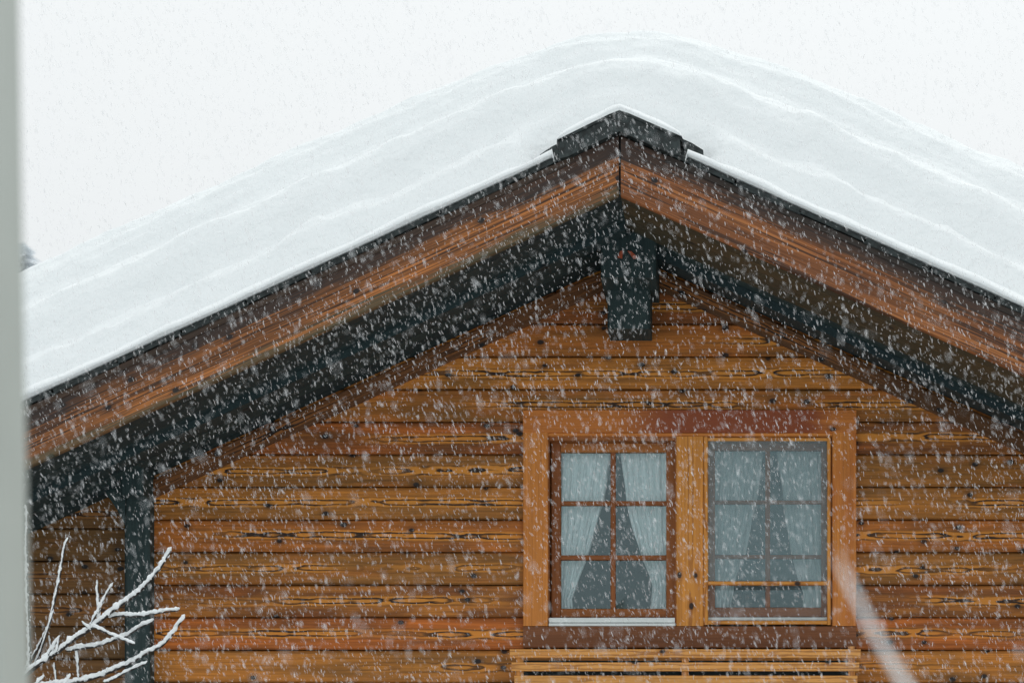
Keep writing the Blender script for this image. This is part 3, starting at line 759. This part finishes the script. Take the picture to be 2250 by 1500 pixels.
# ---------------------------------------------------------------- falling snow
rnd=random.Random(11)
vs=[];fs=[]
NF=17000
def flake(c,L,w,dr,curv):
    a=dr.cross(Vector((0,1,0))); a.normalize(); b_=a.cross(dr); b=len(vs)
    h=dr*(L*0.5); vs.append(c-h+a*curv)
    for (sg,f) in ((-0.22,1.0),(0.26,0.85)):
        for (p,q) in ((1,0),(0,1),(-1,0),(0,-1)):
            r1=w*0.5*f*rnd.uniform(0.6,1.3)
            vs.append(c+dr*(L*sg)+a*(p*r1)+b_*(q*r1))
    vs.append(c+h+a*curv)
    for k in range(4):
        k2=(k+1)%4
        fs.append((b,b+1+k2,b+1+k)); fs.append((b+9,b+5+k,b+5+k2)); fs.append((b+1+k,b+1+k2,b+5+k2,b+5+k))
n_=0
NF=82000
while n_<NF:
    d=13.85*rnd.random()**(1/3.3)
    if d<7.5 and rnd.random()<0.8 or d<3.5: continue
    px=rnd.uniform(-450,2700); py=rnd.uniform(-300,1850)
    c=W(px,py,d)
    if mn.noise(c*1.1)+0.5*mn.noise(c*3.0)+rnd.uniform(-0.7,0.7)<-0.25: continue
    n_+=1
    ang=math.radians(rnd.gauss(17,13))
    dr=Vector((math.sin(ang),rnd.gauss(0,0.12),-math.cos(ang))).normalized()
    u=rnd.random()
    k=rnd.random()**1.8
    if u<0.85: L=0.008+0.020*k; w=0.0011+0.0018*k*rnd.uniform(0.6,1.2)
    else: L=rnd.uniform(0.005,0.010); w=rnd.uniform(0.0018,0.0036)
    flake(c,L,w,dr,rnd.gauss(0,0.0018))
fl=raw('falling_snow',vs,fs,M['flake'],None)
tag(fl,'white snowflakes falling at a slant through the air in front of the chalet',kind='stuff')

# ---------------------------------------------------------------- camera, light, sky
cam=bpy.data.cameras.new('camera'); co=bpy.data.objects.new('camera',cam); C.objects.link(co)
co.location=(0,0,CZ); co.rotation_euler=(math.radians(90),0,0)
cam.sensor_width=36; cam.lens=F/2250*36
cam.shift_x=-(VX-1125)/2250; cam.shift_y=(VY-750)/2250
cam.clip_start=0.1; cam.clip_end=3000
cam.dof.use_dof=True; cam.dof.focus_distance=14.3; cam.dof.aperture_fstop=3.4; cam.dof.aperture_blades=0
sc=bpy.context.scene; sc.camera=co
SUN_EL,SUN_AZ=math.radians(52),math.radians(15)
w=bpy.data.worlds.new("World"); sc.world=w; w.use_nodes=True; nt=w.node_tree; nt.nodes.clear()
o=nt.nodes.new('ShaderNodeOutputWorld'); bg=nt.nodes.new('ShaderNodeBackground')
sk=nt.nodes.new('ShaderNodeTexSky'); sk.sky_type='NISHITA'; sk.sun_disc=False; sk.sun_elevation=SUN_EL; sk.sun_rotation=SUN_AZ
sk.dust_density=5
hs=nt.nodes.new('ShaderNodeHueSaturation'); hs.inputs['Saturation'].default_value=0.15
mx=nt.nodes.new('ShaderNodeMix'); mx.data_type='RGBA'; mx.inputs[0].default_value=0.90
nt.links.new(sk.outputs[0],hs.inputs['Color']); nt.links.new(hs.outputs[0],mx.inputs[6])
tc=nt.nodes.new('ShaderNodeTexCoord'); sxyz=nt.nodes.new('ShaderNodeSeparateXYZ'); nt.links.new(tc.outputs['Generated'],sxyz.inputs[0])
mr=nt.nodes.new('ShaderNodeMapRange'); nt.links.new(sxyz.outputs[2],mr.inputs[0]); mr.inputs[1].default_value=0.25; mr.inputs[2].default_value=1.0
oc=nt.nodes.new('ShaderNodeMix'); oc.data_type='RGBA'; nt.links.new(mr.outputs[0],oc.inputs[0])
oc.inputs[6].default_value=(8.75,9.08,9.2,1); oc.inputs[7].default_value=(13.2,13.8,14.0,1)   # overcast: brighter overhead
nt.links.new(oc.outputs[2],mx.inputs[7])
nt.links.new(mx.outputs[2],bg.inputs[0]); bg.inputs[1].default_value=0.1; nt.links.new(bg.outputs[0],o.inputs[0])
sl=bpy.data.lights.new('sun','SUN'); sl.energy=0.5; sl.angle=math.radians(25); sl.color=(1,0.97,0.92)
so=bpy.data.objects.new('sun',sl); C.objects.link(so)
# sun_rotation measured from +Y clockwise
sd=Vector((math.sin(SUN_AZ)*math.cos(SUN_EL),math.cos(SUN_AZ)*math.cos(SUN_EL),math.sin(SUN_EL)))
so.rotation_euler=sd.to_track_quat('Z','Y').to_euler(); so.location=(0,0,30)
vs_=sc.view_settings; vs_.view_transform='Standard'; vs_.look='None'; vs_.exposure=0.0; vs_.gamma=1.0; vs_.use_curve_mapping=False
sc.cycles.use_denoising=True
sc.cycles.transparent_max_bounces=12
